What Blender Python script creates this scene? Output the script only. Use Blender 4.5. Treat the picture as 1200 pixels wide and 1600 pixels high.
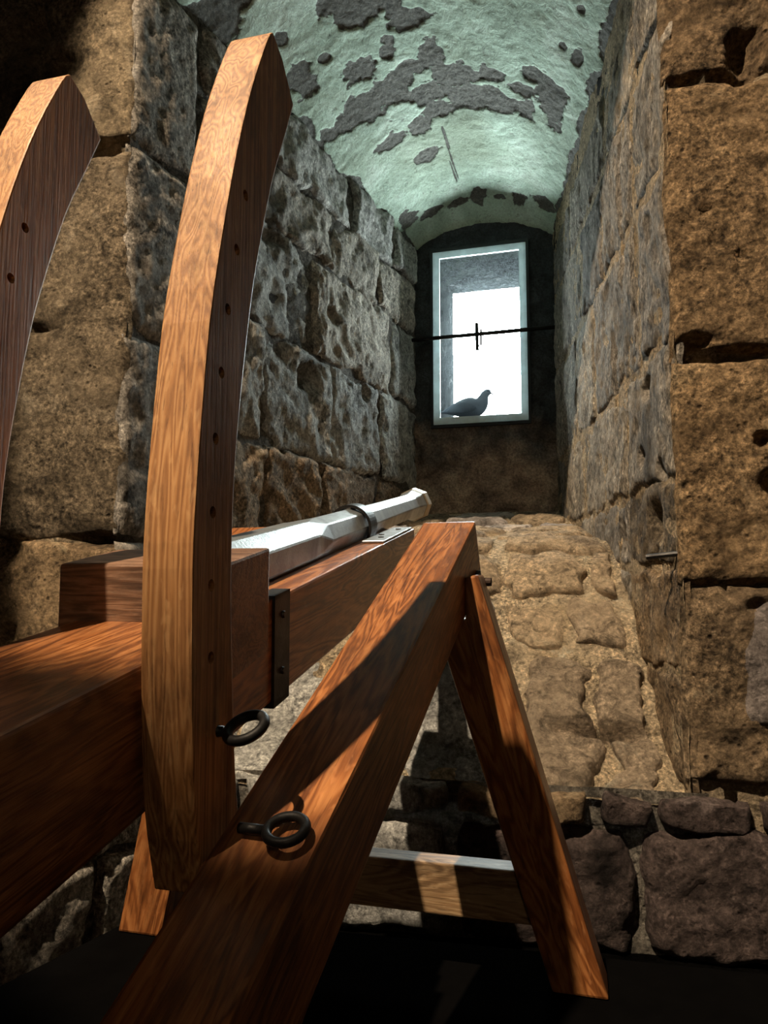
import bpy, bmesh, math, random
import numpy as np
from mathutils import Vector, Matrix

for o in list(bpy.data.objects):
    bpy.data.objects.remove(o, do_unlink=True)
SC = bpy.context.scene
COL = SC.collection
V = Vector
R = math.radians

# ------------------------------------------------------------------ camera
CAM_H = 1.10
F_PX = 1150.0
cd = bpy.data.cameras.new('camera')
cam = bpy.data.objects.new('camera', cd)
COL.objects.link(cam)
cd.sensor_fit = 'VERTICAL'
cd.sensor_height = 36.0
cd.lens = 36.0 * F_PX / 1600.0
cd.clip_start = 0.02
cam.location = (0, 0, CAM_H)
cam.rotation_euler = (R(90) + math.atan(105 / F_PX), 0, 0)
SC.camera = cam

# ------------------------------------------------------------------ sky, lamps, exposure
SC.view_settings.view_transform = 'Standard'
SC.view_settings.look = 'None'
SC.view_settings.exposure = 0.0
SC.view_settings.gamma = 1.0
SC.view_settings.use_curve_mapping = False
SC.cycles.use_denoising = True
SC.cycles.max_bounces = 8
SC.cycles.diffuse_bounces = 5
SC.cycles.sample_clamp_indirect = 6.0
SKY = 78.0
w = bpy.data.worlds.new('sky')
SC.world = w
w.use_nodes = True
bg = w.node_tree.nodes['Background']
bg.inputs[0].default_value = (0.94, 1.0, 0.985, 1)      # even white overcast
bg.inputs[1].default_value = SKY

def lamp(name, kind, loc, target, energy, color, **kw):
    d = bpy.data.lights.new(name, kind)
    d.energy = energy
    d.color = color
    for k, v in kw.items():
        setattr(d, k, v)
    o = bpy.data.objects.new(name, d)
    COL.objects.link(o)
    o.location = loc
    o.rotation_euler = (V(target) - V(loc)).to_track_quat('-Z', 'Y').to_euler()
    return o

# the track spot of the hall: high up, behind and to the left of the camera
LAMP = V((-2.75, -1.60, 8.4))
AIM = LAMP + V((0.3610, 0.4630, -0.8095)) * 8
EDGE = V((-0.235, 0.785, 0.99))
spot_angle = (AIM - LAMP).angle(EDGE - LAMP) * 2
lamp('hall_spot', 'SPOT', LAMP, AIM, 5200, (1.0, 0.79, 0.55), spot_size=spot_angle, spot_blend=0.10, shadow_soft_size=0.06)
# added dim fill light far behind the camera, no real lamp
lamp('hall_fill', 'POINT', (0.5, -3.0, 2.8), (0, 0, 0), 28, (1.0, 0.74, 0.48), shadow_soft_size=0.18)

# ------------------------------------------------------------------ numpy noise
_rng = np.random.RandomState(7)
_perm = np.concatenate([_rng.permutation(256)] * 3)
_grad = _rng.normal(size=(256, 3))
_grad /= np.linalg.norm(_grad, axis=1)[:, None]

def pnoise(x, y, z):
    xi, yi, zi = np.floor(x).astype(int), np.floor(y).astype(int), np.floor(z).astype(int)
    xf, yf, zf = x - xi, y - yi, z - zi
    xi &= 255; yi &= 255; zi &= 255
    fx, fy, fz = [t * t * t * (t * (t * 6 - 15) + 10) for t in (xf, yf, zf)]
    out = 0
    for dx in (0, 1):
        for dy in (0, 1):
            for dz in (0, 1):
                g = _grad[_perm[_perm[_perm[(xi + dx) & 255] + ((yi + dy) & 255)] + ((zi + dz) & 255)]]
                d = g[..., 0] * (xf - dx) + g[..., 1] * (yf - dy) + g[..., 2] * (zf - dz)
                out = out + d * (fx if dx else 1 - fx) * (fy if dy else 1 - fy) * (fz if dz else 1 - fz)
    return out * 1.6

def fbm(u, v, f, octv=4, seed=0.0, gain=0.55):
    a, s, out = 1.0, 0.0, 0
    for k in range(octv):
        out = out + a * pnoise(u * f + 17.3 * seed, v * f - 9.1 * seed, np.full_like(u, 3.7 * k + seed))
        s += a; a *= gain; f *= 2.03
    return out / s

def ridged(u, v, f, octv=4, seed=0.0):
    a, s, out = 1.0, 0.0, 0
    for k in range(octv):
        out = out + a * (1 - 2.2 * np.abs(pnoise(u * f + 7.3 * seed, v * f + 5.1 * seed, np.full_like(u, 1.9 * k + seed))))
        s += a; a *= 0.5; f *= 2.1
    return out / s

# ------------------------------------------------------------------ mesh helpers
def add_obj(name, me, mat=None, parent=None):
    if mat is not None:
        me.materials.append(mat)
    o = bpy.data.objects.new(name, me)
    COL.objects.link(o)
    if parent is not None:
        o.parent = parent
    return o

def mesh_np(name, verts, faces, smooth=True, attr=None):
    me = bpy.data.meshes.new(name)
    me.from_pydata([tuple(p) for p in np.asarray(verts).tolist()], [], faces if isinstance(faces, list) else faces.tolist())
    if smooth:
        me.polygons.foreach_set('use_smooth', [True] * len(me.polygons))
    if attr is not None:
        at = me.attributes.new('flake', 'FLOAT', 'POINT')
        at.data.foreach_set('value', np.asarray(attr, dtype=np.float32))
    me.update()
    return me

def grid_faces(nx, ny, off=0, flip=False):
    i, j = np.meshgrid(np.arange(nx - 1), np.arange(ny - 1), indexing='ij')
    a = (i * ny + j).ravel() + off
    q = np.stack([a, a + ny, a + ny + 1, a + 1], 1)
    return q[:, ::-1] if flip else q

def bm_obj(name, bm, mat, parent=None, smooth=False, world=None):
    bmesh.ops.recalc_face_normals(bm, faces=bm.faces)
    me = bpy.data.meshes.new(name)
    bm.to_mesh(me); bm.free()
    if smooth:
        me.polygons.foreach_set('use_smooth', [True] * len(me.polygons))
    o = add_obj(name, me, mat, None)
    mw = world if world is not None else Matrix.Identity(4)
    if parent is not None:
        o.parent = parent
        o.matrix_basis = WORLD[parent.name].inverted() @ mw
    else:
        o.matrix_basis = mw
    WORLD[o.name] = mw
    return o

WORLD = {}

def empty(name, loc, label, cat, group=None):
    o = bpy.data.objects.new(name, None)
    o.empty_display_size = 0.1
    COL.objects.link(o)
    o.location = loc
    WORLD[o.name] = Matrix.Translation(loc)
    tag(o, label, cat, group)
    return o

def tag(o, label=None, cat=None, group=None, kind=None):
    if label: o['label'] = label
    if cat: o['category'] = cat
    if group: o['group'] = group
    if kind: o['kind'] = kind
    return o

def bevel(bm, w, seg=2, ang=0.6):
    es = [e for e in bm.edges if len(e.link_faces) == 2 and e.calc_face_angle(0) > ang]
    if es:
        bmesh.ops.bevel(bm, geom=es, offset=w, segments=seg, profile=0.6, affect='EDGES', clamp_overlap=True)

def prism_bm(poly, depth_vec):
    """a polygon (3-D points) pushed along depth_vec"""
    bm = bmesh.new()
    a = [bm.verts.new(p) for p in poly]
    b = [bm.verts.new(V(p) + V(depth_vec)) for p in poly]
    n = len(poly)
    bm.faces.new(a); bm.faces.new(b[::-1])
    for i in range(n):
        bm.faces.new((a[i], a[(i + 1) % n], b[(i + 1) % n], b[i]))
    return bm

def torus_bm(R1, r, n=32, m=12, bm=None, mat=None):
    bm = bm or bmesh.new()
    rows = []
    for i in range(n):
        t = 2 * math.pi * i / n
        row = []
        for j in range(m):
            p = 2 * math.pi * j / m
            c = V(((R1 + r * math.cos(p)) * math.cos(t), (R1 + r * math.cos(p)) * math.sin(t), r * math.sin(p)))
            row.append(bm.verts.new(mat @ c if mat else c))
        rows.append(row)
    for i in range(n):
        for j in range(m):
            bm.faces.new((rows[i][j], rows[(i + 1) % n][j], rows[(i + 1) % n][(j + 1) % m], rows[i][(j + 1) % m]))
    return bm

def rod_bm(p, q, r, n=12, bm=None, r2=None):
    bm = bm or bmesh.new()
    p, q = V(p), V(q)
    d = (q - p).normalized()
    x = d.orthogonal().normalized(); y = d.cross(x)
    r2 = r if r2 is None else r2
    A = [bm.verts.new(p + (x * math.cos(2 * math.pi * i / n) + y * math.sin(2 * math.pi * i / n)) * r) for i in range(n)]
    B = [bm.verts.new(q + (x * math.cos(2 * math.pi * i / n) + y * math.sin(2 * math.pi * i / n)) * r2) for i in range(n)]
    bm.faces.new(A[::-1]); bm.faces.new(B)
    for i in range(n):
        bm.faces.new((A[i], A[(i + 1) % n], B[(i + 1) % n], B[i]))
    return bm

def frame_matrix(o, x, y, z):
    m = Matrix((x, y, z)).transposed().to_4x4()
    m.translation = V(o)
    return m

# ------------------------------------------------------------------ materials
def new_mat(name):
    m = bpy.data.materials.new(name)
    m.use_nodes = True
    nt = m.node_tree
    nt.nodes.clear()
    out = nt.nodes.new('ShaderNodeOutputMaterial')
    b = nt.nodes.new('ShaderNodeBsdfPrincipled')
    nt.links.new(b.outputs[0], out.inputs[0])
    return m, nt, b, out

class N:
    def __init__(s, nt): s.nt = nt
    def n(s, t, **kw):
        x = s.nt.nodes.new(t)
        for k, v in kw.items():
            setattr(x, k, v)
        return x
    def link(s, a, b): s.nt.links.new(a, b)
    def noise(s, vec, scale, detail=6, rough=0.6, dist=0.0):
        x = s.n('ShaderNodeTexNoise')
        x.inputs['Scale'].default_value = scale; x.inputs['Detail'].default_value = detail
        x.inputs['Roughness'].default_value = rough; x.inputs['Distortion'].default_value = dist
        if vec is not None: s.link(vec, x.inputs['Vector'])
        return x.outputs['Fac']
    def vor(s, vec, scale, feature='F1'):
        x = s.n('ShaderNodeTexVoronoi', feature=feature)
        x.inputs['Scale'].default_value = scale
        s.link(vec, x.inputs['Vector'])
        return x.outputs['Distance']
    def ramp(s, fac, stops):
        x = s.n('ShaderNodeValToRGB')
        e = x.color_ramp.elements
        while len(e) < len(stops): e.new(0.5)
        for el, (p, c) in zip(e, stops):
            el.position = p
            el.color = (c, c, c, 1) if isinstance(c, (int, float)) else (*c, 1)
        s.link(fac, x.inputs['Fac'])
        return x.outputs['Color']
    def mix(s, fac, a, b, mode='MIX'):
        x = s.n('ShaderNodeMix', data_type='RGBA', blend_type=mode)
        for sock, val in ((x.inputs[0], fac), (x.inputs[6], a), (x.inputs[7], b)):
            if isinstance(val, (int, float)): sock.default_value = val
            elif isinstance(val, tuple): sock.default_value = (*val, 1)
            else: s.link(val, sock)
        return x.outputs[2]
    def math(s, op, a, b=0.0):
        x = s.n('ShaderNodeMath', operation=op)
        for sock, val in ((x.inputs[0], a), (x.inputs[1], b)):
            if isinstance(val, (int, float)): sock.default_value = val
            else: s.link(val, sock)
        return x.outputs[0]
    def mapping(s, vec, scale=(1, 1, 1), rot=(0, 0, 0), loc=(0, 0, 0)):
        x = s.n('ShaderNodeMapping')
        x.inputs['Scale'].default_value = scale; x.inputs['Rotation'].default_value = rot; x.inputs['Location'].default_value = loc
        s.link(vec, x.inputs['Vector'])
        return x.outputs[0]
    def bump(s, h, strength, dist, prev=None):
        x = s.n('ShaderNodeBump')
        x.inputs['Strength'].default_value = strength; x.inputs['Distance'].default_value = dist
        s.link(h, x.inputs['Height'])
        if prev is not None: s.link(prev, x.inputs['Normal'])
        return x.outputs[0]

def stone_mat(name, dark, mid, light, stretch=(1, 1, 1), pit=0.5, spk=0.95, tint=0.25, grain=1.0, bumps=1.0, white=0.35):
    m, nt, b, out = new_mat(name)
    k = N(nt)
    tc = k.n('ShaderNodeTexCoord').outputs['Object']
    vec = k.mapping(tc, scale=stretch)
    big = k.noise(vec, 2.6, 8, 0.62, 0.6)
    col = k.ramp(big, [(0.30, dark), (0.47, mid), (0.60, mid), (0.74, light)])
    # mineral speckle
    sp = k.noise(vec, 62 * grain, 5, 0.75)
    spm = k.math('MULTIPLY', k.ramp(k.noise(k.mapping(vec, loc=(9, 1, 6)), 3.5, 5, 0.6), [(0.36, 0.35), (0.60, 1.0)]), spk)
    col = k.mix(spm, col, k.ramp(sp, [(0.37, 0.16), (0.47, 0.75), (0.54, 1.1), (0.64, 2.1)]), 'MULTIPLY')
    sp2 = k.noise(vec, 17 * grain, 6, 0.7, 0.8)
    col = k.mix(1.0, col, k.ramp(sp2, [(0.34, 0.35), (0.48, 0.95), (0.66, 1.35)]), 'MULTIPLY')
    # pale lime stains and dark lichen
    st = k.noise(k.mapping(vec, loc=(5, 2, 1)), 4.2, 7, 0.7, 1.2)
    col = k.mix(k.math('MULTIPLY', k.ramp(st, [(0.60, 0.0), (0.72, 1.0)]), white), col, tuple(min(1, c * 1.7 + 0.06) for c in light))
    st2 = k.noise(k.mapping(vec, loc=(1, 8, 4)), 6.0, 8, 0.72, 0.9)
    col = k.mix(k.math('MULTIPLY', k.ramp(st2, [(0.58, 0.0), (0.68, 1.0)]), 0.6), col, tuple(c * 0.35 for c in dark))
    # pits
    v = k.vor(vec, 34 * grain)
    pm = k.noise(vec, 9, 4, 0.6)
    pits = k.math('MULTIPLY', k.ramp(v, [(0.10, 1.0), (0.30, 0.0)]), k.ramp(pm, [(0.45, 0.0), (0.62, 1.0)]))
    col = k.mix(k.math('MULTIPLY', pits, pit), col, tuple(c * 0.25 for c in dark))
    # each block a little different
    oi = k.n('ShaderNodeObjectInfo').outputs['Random']
    col = k.mix(1.0, col, k.ramp(oi, [(0.0, (1 - tint, 1 - tint, 1 - tint * 0.9)), (0.5, (1, 0.98, 0.96)), (1.0, (1 + tint, 1 + tint * 0.9, 1 + tint * 0.7))]), 'MULTIPLY')
    k.link(col, b.inputs['Base Color'])
    b.inputs['Roughness'].default_value = 0.92
    b.inputs['Specular IOR Level'].default_value = 0.25
    n1 = k.bump(k.noise(vec, 22 * grain, 8, 0.72), 1.0 * bumps, 0.045)
    n2 = k.bump(k.noise(vec, 85 * grain, 5, 0.75), 1.0 * bumps, 0.022, n1)
    n3 = k.bump(k.math('SUBTRACT', 1.0, pits), 0.7 * bumps, 0.008, n2)
    k.link(n3, b.inputs['Normal'])
    return m

M = {}
M['warm'] = stone_mat('ochre_stone', (0.12, 0.082, 0.05), (0.40, 0.285, 0.17), (0.62, 0.48, 0.32), pit=0.8)
M['gold'] = stone_mat('golden_stone', (0.085, 0.055, 0.03), (0.31, 0.212, 0.12), (0.52, 0.385, 0.235), pit=0.9)
M['beige'] = stone_mat('beige_stone', (0.11, 0.085, 0.055), (0.33, 0.26, 0.175), (0.50, 0.42, 0.31), pit=0.7)
M['grey'] = stone_mat('grey_stone', (0.16, 0.163, 0.157), (0.50, 0.50, 0.475), (0.80, 0.80, 0.76), stretch=(1, 1, 0.85), bumps=0.75, spk=0.8, tint=0.15)
M['rough'] = stone_mat('rough_grey_brown_stone', (0.13, 0.118, 0.10), (0.47, 0.43, 0.375), (0.74, 0.70, 0.64), stretch=(1, 1, 0.85), bumps=0.75, tint=0.15)
M['streak'] = stone_mat('streaked_grey_stone', (0.12, 0.105, 0.086), (0.43, 0.385, 0.325), (0.68, 0.62, 0.54), stretch=(1.15, 1.15, 0.72), grain=0.9)
M['slate'] = stone_mat('dark_slate_stone', (0.030, 0.031, 0.032), (0.125, 0.128, 0.126), (0.27, 0.275, 0.27), tint=0.3)
M['purple'] = stone_mat('purplish_dark_stone', (0.017, 0.013, 0.012), (0.115, 0.086, 0.080), (0.33, 0.27, 0.255), tint=0.2, white=0.5, spk=0.7)
M['mortar'] = stone_mat('lime_mortar', (0.17, 0.13, 0.086), (0.49, 0.385, 0.255), (0.72, 0.60, 0.44), grain=1.3)
M['mortar_grey'] = stone_mat('grey_mortar', (0.06, 0.055, 0.048), (0.23, 0.21, 0.18), (0.42, 0.40, 0.35), grain=1.3)
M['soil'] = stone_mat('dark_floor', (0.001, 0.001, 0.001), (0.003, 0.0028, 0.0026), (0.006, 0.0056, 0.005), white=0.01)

def back_wall_mat():
    m, nt, b, out = new_mat('sooty_back_wall')
    k = N(nt)
    tc = k.n('ShaderNodeTexCoord').outputs['Object']
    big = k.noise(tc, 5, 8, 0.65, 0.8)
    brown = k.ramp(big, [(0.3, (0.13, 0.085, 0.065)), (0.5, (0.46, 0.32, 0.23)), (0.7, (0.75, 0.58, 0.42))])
    soot_and_gap_shade = k.ramp(big, [(0.35, (0.012, 0.014, 0.016)), (0.7, (0.075, 0.085, 0.095))])
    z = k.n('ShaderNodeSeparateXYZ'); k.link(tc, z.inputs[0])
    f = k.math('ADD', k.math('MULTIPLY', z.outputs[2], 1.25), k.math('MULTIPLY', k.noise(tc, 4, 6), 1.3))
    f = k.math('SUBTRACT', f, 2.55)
    col = k.mix(k.ramp(f, [(0.1, 0.0), (0.85, 1.0)]), brown, soot_and_gap_shade)
    sp = k.noise(tc, 70, 5, 0.75)
    col = k.mix(1.0, col, k.ramp(sp, [(0.3, 0.3), (0.5, 0.9), (0.72, 1.6)]), 'MULTIPLY')
    k.link(col, b.inputs['Base Color'])
    b.inputs['Roughness'].default_value = 0.9
    n1 = k.bump(k.noise(tc, 22, 7, 0.7), 0.9, 0.02)
    k.link(k.bump(k.noise(tc, 90, 5, 0.7), 0.7, 0.006, n1), b.inputs['Normal'])
    return m
M['brownrough'] = stone_mat('rough_brown_stone', (0.10, 0.072, 0.05), (0.37, 0.285, 0.205), (0.60, 0.50, 0.38), bumps=0.8)
M['rubble'] = stone_mat('brown_rubble_stone', (0.18, 0.135, 0.092), (0.50, 0.39, 0.27), (0.70, 0.58, 0.43), spk=0.6, pit=0.3, white=0.2)
M['flag'] = stone_mat('pale_flagstone', (0.20, 0.175, 0.155), (0.46, 0.41, 0.375), (0.66, 0.61, 0.57), spk=0.4, pit=0.2, bumps=0.6)
M['pale'] = stone_mat('pale_lilac_stone', (0.20, 0.17, 0.155), (0.40, 0.345, 0.315), (0.58, 0.52, 0.49), spk=0.6, pit=0.2)
M['soot_and_gap_shade'] = stone_mat('gap_shade_stone', (0.006, 0.006, 0.006), (0.028, 0.026, 0.024), (0.09, 0.085, 0.08), white=0.1)  # near-black colour paints the shade of the gap below the vault plaster
M['back'] = back_wall_mat()

def plaster_mat():
    m, nt, b, out = new_mat('flaking_mint_limewash')
    k = N(nt)
    tc = k.n('ShaderNodeTexCoord').outputs['Object']
    big = k.noise(tc, 3.0, 8, 0.62, 0.5)
    paint = k.ramp(big, [(0.32, (0.31, 0.40, 0.33)), (0.5, (0.47, 0.61, 0.51)), (0.68, (0.68, 0.82, 0.73))])
    crk = k.noise(k.mapping(tc, scale=(1, 1, 1.6)), 13, 9, 0.75, 1.5)
    paint = k.mix(k.math('MULTIPLY', k.ramp(crk, [(0.57, 0.0), (0.66, 1.0)]), 0.7), paint, (0.16, 0.17, 0.14))
    mold = k.noise(k.mapping(tc, loc=(3, 3, 3)), 1.6, 6, 0.6)
    paint = k.mix(k.math('MULTIPLY', k.ramp(mold, [(0.46, 0.0), (0.66, 1.0)]), 0.55), paint, (0.20, 0.23, 0.15))
    bare = k.ramp(k.noise(tc, 60, 5, 0.75), [(0.3, (0.040, 0.040, 0.036)), (0.55, (0.135, 0.133, 0.120)), (0.75, (0.24, 0.235, 0.21))])
    at = k.n('ShaderNodeAttribute', attribute_name='flake')
    f = k.math('ADD', at.outputs['Fac'], k.math('MULTIPLY', k.math('SUBTRACT', k.noise(tc, 30, 5, 0.6), 0.5), 0.5))
    msk = k.ramp(f, [(0.47, 0.0), (0.53, 1.0)])
    col = k.mix(msk, paint, bare)
    sp = k.noise(tc, 85, 4, 0.7)
    col = k.mix(1.0, col, k.ramp(sp, [(0.3, 0.72), (0.5, 1.0), (0.7, 1.15)]), 'MULTIPLY')
    k.link(col, b.inputs['Base Color'])
    b.inputs['Roughness'].default_value = 0.85
    n1 = k.bump(k.noise(k.mapping(tc, scale=(1, 1, 1.5)), 20, 8, 0.7, 1.0), 0.75, 0.018)
    n2 = k.bump(k.noise(tc, 80, 4, 0.7), 0.5, 0.004, n1)
    k.link(k.bump(msk, 0.6, -0.012, n2), b.inputs['Normal'])
    return m
M['plaster'] = plaster_mat()

def wood_mat(name, dark, mid, light, gloss=0.33, flecks=0.35, ring=9.0, run=1.3, coat=0.25, wob=0.9):
    """oak; local X runs along the grain"""
    m, nt, b, out = new_mat(name)
    k = N(nt)
    tc = k.n('ShaderNodeTexCoord').outputs['Object']
    oi = k.n('ShaderNodeObjectInfo')
    off = k.n('ShaderNodeVectorMath', operation='ADD')
    cmb = k.n('ShaderNodeCombineXYZ')
    for i in range(3):
        k.link(k.math('MULTIPLY', oi.outputs['Random'], 7.0 + 3 * i), cmb.inputs[i])
    k.link(tc, off.inputs[0]); k.link(cmb.outputs[0], off.inputs[1])
    vec = off.outputs[0]
    # cathedral figure: warped growth rings
    wv = k.mapping(vec, scale=(run, ring, ring))
    g = k.noise(wv, 1.6, 3 if wob > 0.5 else 1, 0.5, wob)
    bands = k.math('SINE', k.math('MULTIPLY', g, 62.0))
    bands = k.math('ADD', k.math('MULTIPLY', bands, 0.5), 0.5)
    fib = k.noise(k.mapping(vec, scale=(5, 130, 130)), 1.5, 6, 0.65)
    patch = k.noise(k.mapping(vec, scale=(1.5, 6, 6)), 1.3, 5, 0.6)
    f = k.math('ADD', k.math('MULTIPLY', bands, 0.26), k.math('ADD', k.math('MULTIPLY', fib, 0.38), k.math('MULTIPLY', patch, 0.42)))
    col = k.ramp(f, [(0.30, dark), (0.56, mid), (0.82, light)])
    # pores: short dark dashes; ray flecks: short pale dashes
    pore = k.noise(k.mapping(vec, scale=(14, 300, 300)), 1.0, 3, 0.6)
    col = k.mix(k.math('MULTIPLY', k.ramp(pore, [(0.58, 0.0), (0.68, 1.0)]), 0.55), col, tuple(c * 0.45 for c in dark))
    fl = k.noise(k.mapping(vec, scale=(26, 90, 90), rot=(0.3, 0.45, 0.7)), 1.0, 2, 0.5, 0.4)
    col = k.mix(k.math('MULTIPLY', k.ramp(fl, [(0.60, 0.0), (0.70, 0.6)]), flecks), col, tuple(min(1, c * 1.5 + 0.03) for c in light))
    wear = k.noise(k.mapping(vec, scale=(2, 5, 5)), 3.0, 7, 0.7)
    col = k.mix(1.0, col, k.ramp(wear, [(0.35, 0.6), (0.5, 1.0), (0.7, 1.15)]), 'MULTIPLY')
    k.link(col, b.inputs['Base Color'])
    k.link(k.ramp(wear, [(0.35, gloss + 0.12), (0.65, gloss)]), b.inputs['Roughness'])
    b.inputs['Coat Weight'].default_value = coat
    b.inputs['Coat Roughness'].default_value = 0.25
    h = k.math('ADD', fib, k.math('MULTIPLY', pore, -0.8))
    n1 = k.bump(h, 0.30, 0.003)
    k.link(k.bump(patch, 0.25, 0.006, n1), b.inputs['Normal'])
    return m
M['wood'] = wood_mat('varnished_oak', (0.075, 0.020, 0.006), (0.30, 0.105, 0.030), (0.50, 0.215, 0.072))
M['wood_arc'] = wood_mat('golden_oak', (0.22, 0.085, 0.027), (0.49, 0.225, 0.078), (0.69, 0.385, 0.165), gloss=0.55, ring=26.0, flecks=0.4, run=0.22, coat=0.05, wob=0.12)
M['wood_dark'] = wood_mat('dark_oak', (0.045, 0.016, 0.008), (0.17, 0.062, 0.026), (0.30, 0.125, 0.055))
M['wood_worn'] = wood_mat('worn_brown_oak', (0.07, 0.032, 0.016), (0.21, 0.105, 0.055), (0.34, 0.20, 0.125), gloss=0.5)
M['wood_pale'] = wood_mat('pale_oak', (0.10, 0.055, 0.026), (0.29, 0.175, 0.085), (0.44, 0.30, 0.165), gloss=0.5, flecks=0.6)

def metal_mat(name, c1, c2, rough, metallic=1.0, scale=14, bump=0.3):
    m, nt, b, out = new_mat(name)
    k = N(nt)
    tc = k.n('ShaderNodeTexCoord').outputs['Object']
    f = k.noise(tc, scale, 7, 0.65, 0.6)
    k.link(k.ramp(f, [(0.35, c1), (0.65, c2)]), b.inputs['Base Color'])
    k.link(k.ramp(f, [(0.35, rough + 0.15), (0.65, rough)]), b.inputs['Roughness'])
    b.inputs['Metallic'].default_value = metallic
    k.link(k.bump(k.noise(tc, 160, 4, 0.6), bump, 0.0015), b.inputs['Normal'])
    return m
M['iron'] = metal_mat('black_iron', (0.012, 0.011, 0.011), (0.035, 0.033, 0.032), 0.42, 0.6)
M['rust'] = metal_mat('rusty_iron', (0.020, 0.012, 0.009), (0.075, 0.040, 0.024), 0.6, 0.4)
M['steel'] = metal_mat('grey_gun_steel', (0.20, 0.21, 0.22), (0.38, 0.40, 0.41), 0.36, 0.75, 9)
M['muzzle'] = metal_mat('brassy_steel', (0.28, 0.22, 0.15), (0.46, 0.36, 0.24), 0.4, 0.7)
M['plate'] = metal_mat('worn_steel_plate', (0.22, 0.23, 0.24), (0.5, 0.52, 0.54), 0.35, 0.8)

def simple_mat(name, col, rough=0.6, translucent=0.0):
    m, nt, b, out = new_mat(name)
    k = N(nt)
    tc = k.n('ShaderNodeTexCoord').outputs['Object']
    f = k.noise(tc, 12, 6, 0.65)
    c = k.mix(1.0, k.ramp(f, [(0.3, 0.8), (0.7, 1.1)]), col, 'MULTIPLY')
    k.link(c, b.inputs['Base Color'])
    b.inputs['Roughness'].default_value = rough
    if translucent:
        t = k.n('ShaderNodeBsdfTranslucent'); k.link(c, t.inputs[0])
        mx = k.n('ShaderNodeMixShader'); mx.inputs[0].default_value = translucent
        k.link(b.outputs[0], mx.inputs[1]); k.link(t.outputs[0], mx.inputs[2]); k.link(mx.outputs[0], out.inputs[0])
    return m
M['black'] = simple_mat('black_seal', (0.006, 0.008, 0.010), 0.5)
M['hole'] = simple_mat('dark_hole', (0.004, 0.003, 0.003), 0.9)
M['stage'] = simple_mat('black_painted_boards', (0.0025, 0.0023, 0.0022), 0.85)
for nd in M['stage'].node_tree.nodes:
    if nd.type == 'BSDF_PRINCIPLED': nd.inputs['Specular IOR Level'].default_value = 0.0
M['frame'] = simple_mat('white_plastic_frame', (0.70, 0.80, 0.82), 0.4, 0.16)
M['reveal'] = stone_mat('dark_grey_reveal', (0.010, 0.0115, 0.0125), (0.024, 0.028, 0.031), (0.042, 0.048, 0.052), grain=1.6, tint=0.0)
for nd in M['soil'].node_tree.nodes:
    if nd.type == 'BSDF_PRINCIPLED': nd.inputs['Specular IOR Level'].default_value = 0.02
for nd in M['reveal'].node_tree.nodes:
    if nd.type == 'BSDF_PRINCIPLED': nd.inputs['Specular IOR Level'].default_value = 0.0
M['pigeon'] = simple_mat('slate_feathers', (0.085, 0.10, 0.125), 0.7)
M['wing'] = simple_mat('wing_feathers', (0.06, 0.072, 0.092), 0.7)
M['beak'] = simple_mat('beak_horn', (0.03, 0.03, 0.035), 0.5)

def glass_mat():
    m, nt, b, out = new_mat('dusty_glass')
    k = N(nt)
    nt.nodes.remove(b)
    tc = k.n('ShaderNodeTexCoord').outputs['Object']
    tr = k.n('ShaderNodeBsdfTransparent'); tr.inputs[0].default_value = (0.94, 0.98, 0.98, 1)
    gl = k.n('ShaderNodeBsdfGlossy'); gl.inputs['Roughness'].default_value = 0.05
    df = k.n('ShaderNodeBsdfTranslucent'); df.inputs[0].default_value = (0.75, 0.85, 0.9, 1)
    dust = k.ramp(k.noise(tc, 140, 4, 0.7), [(0.50, 0.0), (0.70, 0.004)])
    a = k.n('ShaderNodeMixShader'); a.inputs[0].default_value = 0.04
    k.link(tr.outputs[0], a.inputs[1]); k.link(gl.outputs[0], a.inputs[2])
    c = k.n('ShaderNodeMixShader'); k.link(dust, c.inputs[0])
    k.link(a.outputs[0], c.inputs[1]); k.link(df.outputs[0], c.inputs[2])
    k.link(c.outputs[0], out.inputs[0])
    return m
M['glass'] = glass_mat()

# ------------------------------------------------------------------ plan of the embrasure
BL = np.array([0.2229, 5.0299, 0.0]); BR = np.array([1.1394, 4.7757, 0.0])     # back corners
ML = np.array([-0.9354, 2.5904, 0.0]); MR = np.array([0.9088, 2.2425, 0.0])    # mouth corners
UM = (MR - ML) / np.linalg.norm(MR - ML)             # along the mouth, to the right
NM = np.array([UM[1], -UM[0], 0.0])                  # out of the mouth, towards the hall
ZS = 3.42                                            # springing of the vault
ZUP = np.array([0, 0, 1.0])

class Plane:
    def __init__(s, P0, P1, normal_hint):
        s.P = np.array(P0, float); d = np.array(P1, float) - s.P
        s.L = np.linalg.norm(d); s.U = d / s.L
        n = np.array([s.U[1], -s.U[0], 0.0])
        s.N = n if n @ np.array(normal_hint) > 0 else -n
        s.pits = []
    def __call__(s, u, v, h):
        return s.P + np.multiply.outer(u, s.U) + np.multiply.outer(v, ZUP) + np.multiply.outer(h, s.N)

def pit_depth(m, u, v):
    h = 0
    for (pu, pv, ru, rv, dep) in getattr(m, 'pits', []):
        r2 = ((u - pu) / ru) ** 2 + ((v - pv) / rv) ** 2
        r2 = r2 * (1 + 0.9 * fbm(u, v, 14, 3, 5.0))
        h = h - dep * np.exp(-np.clip(r2, 0, 40) ** 1.6)
    return h

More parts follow.
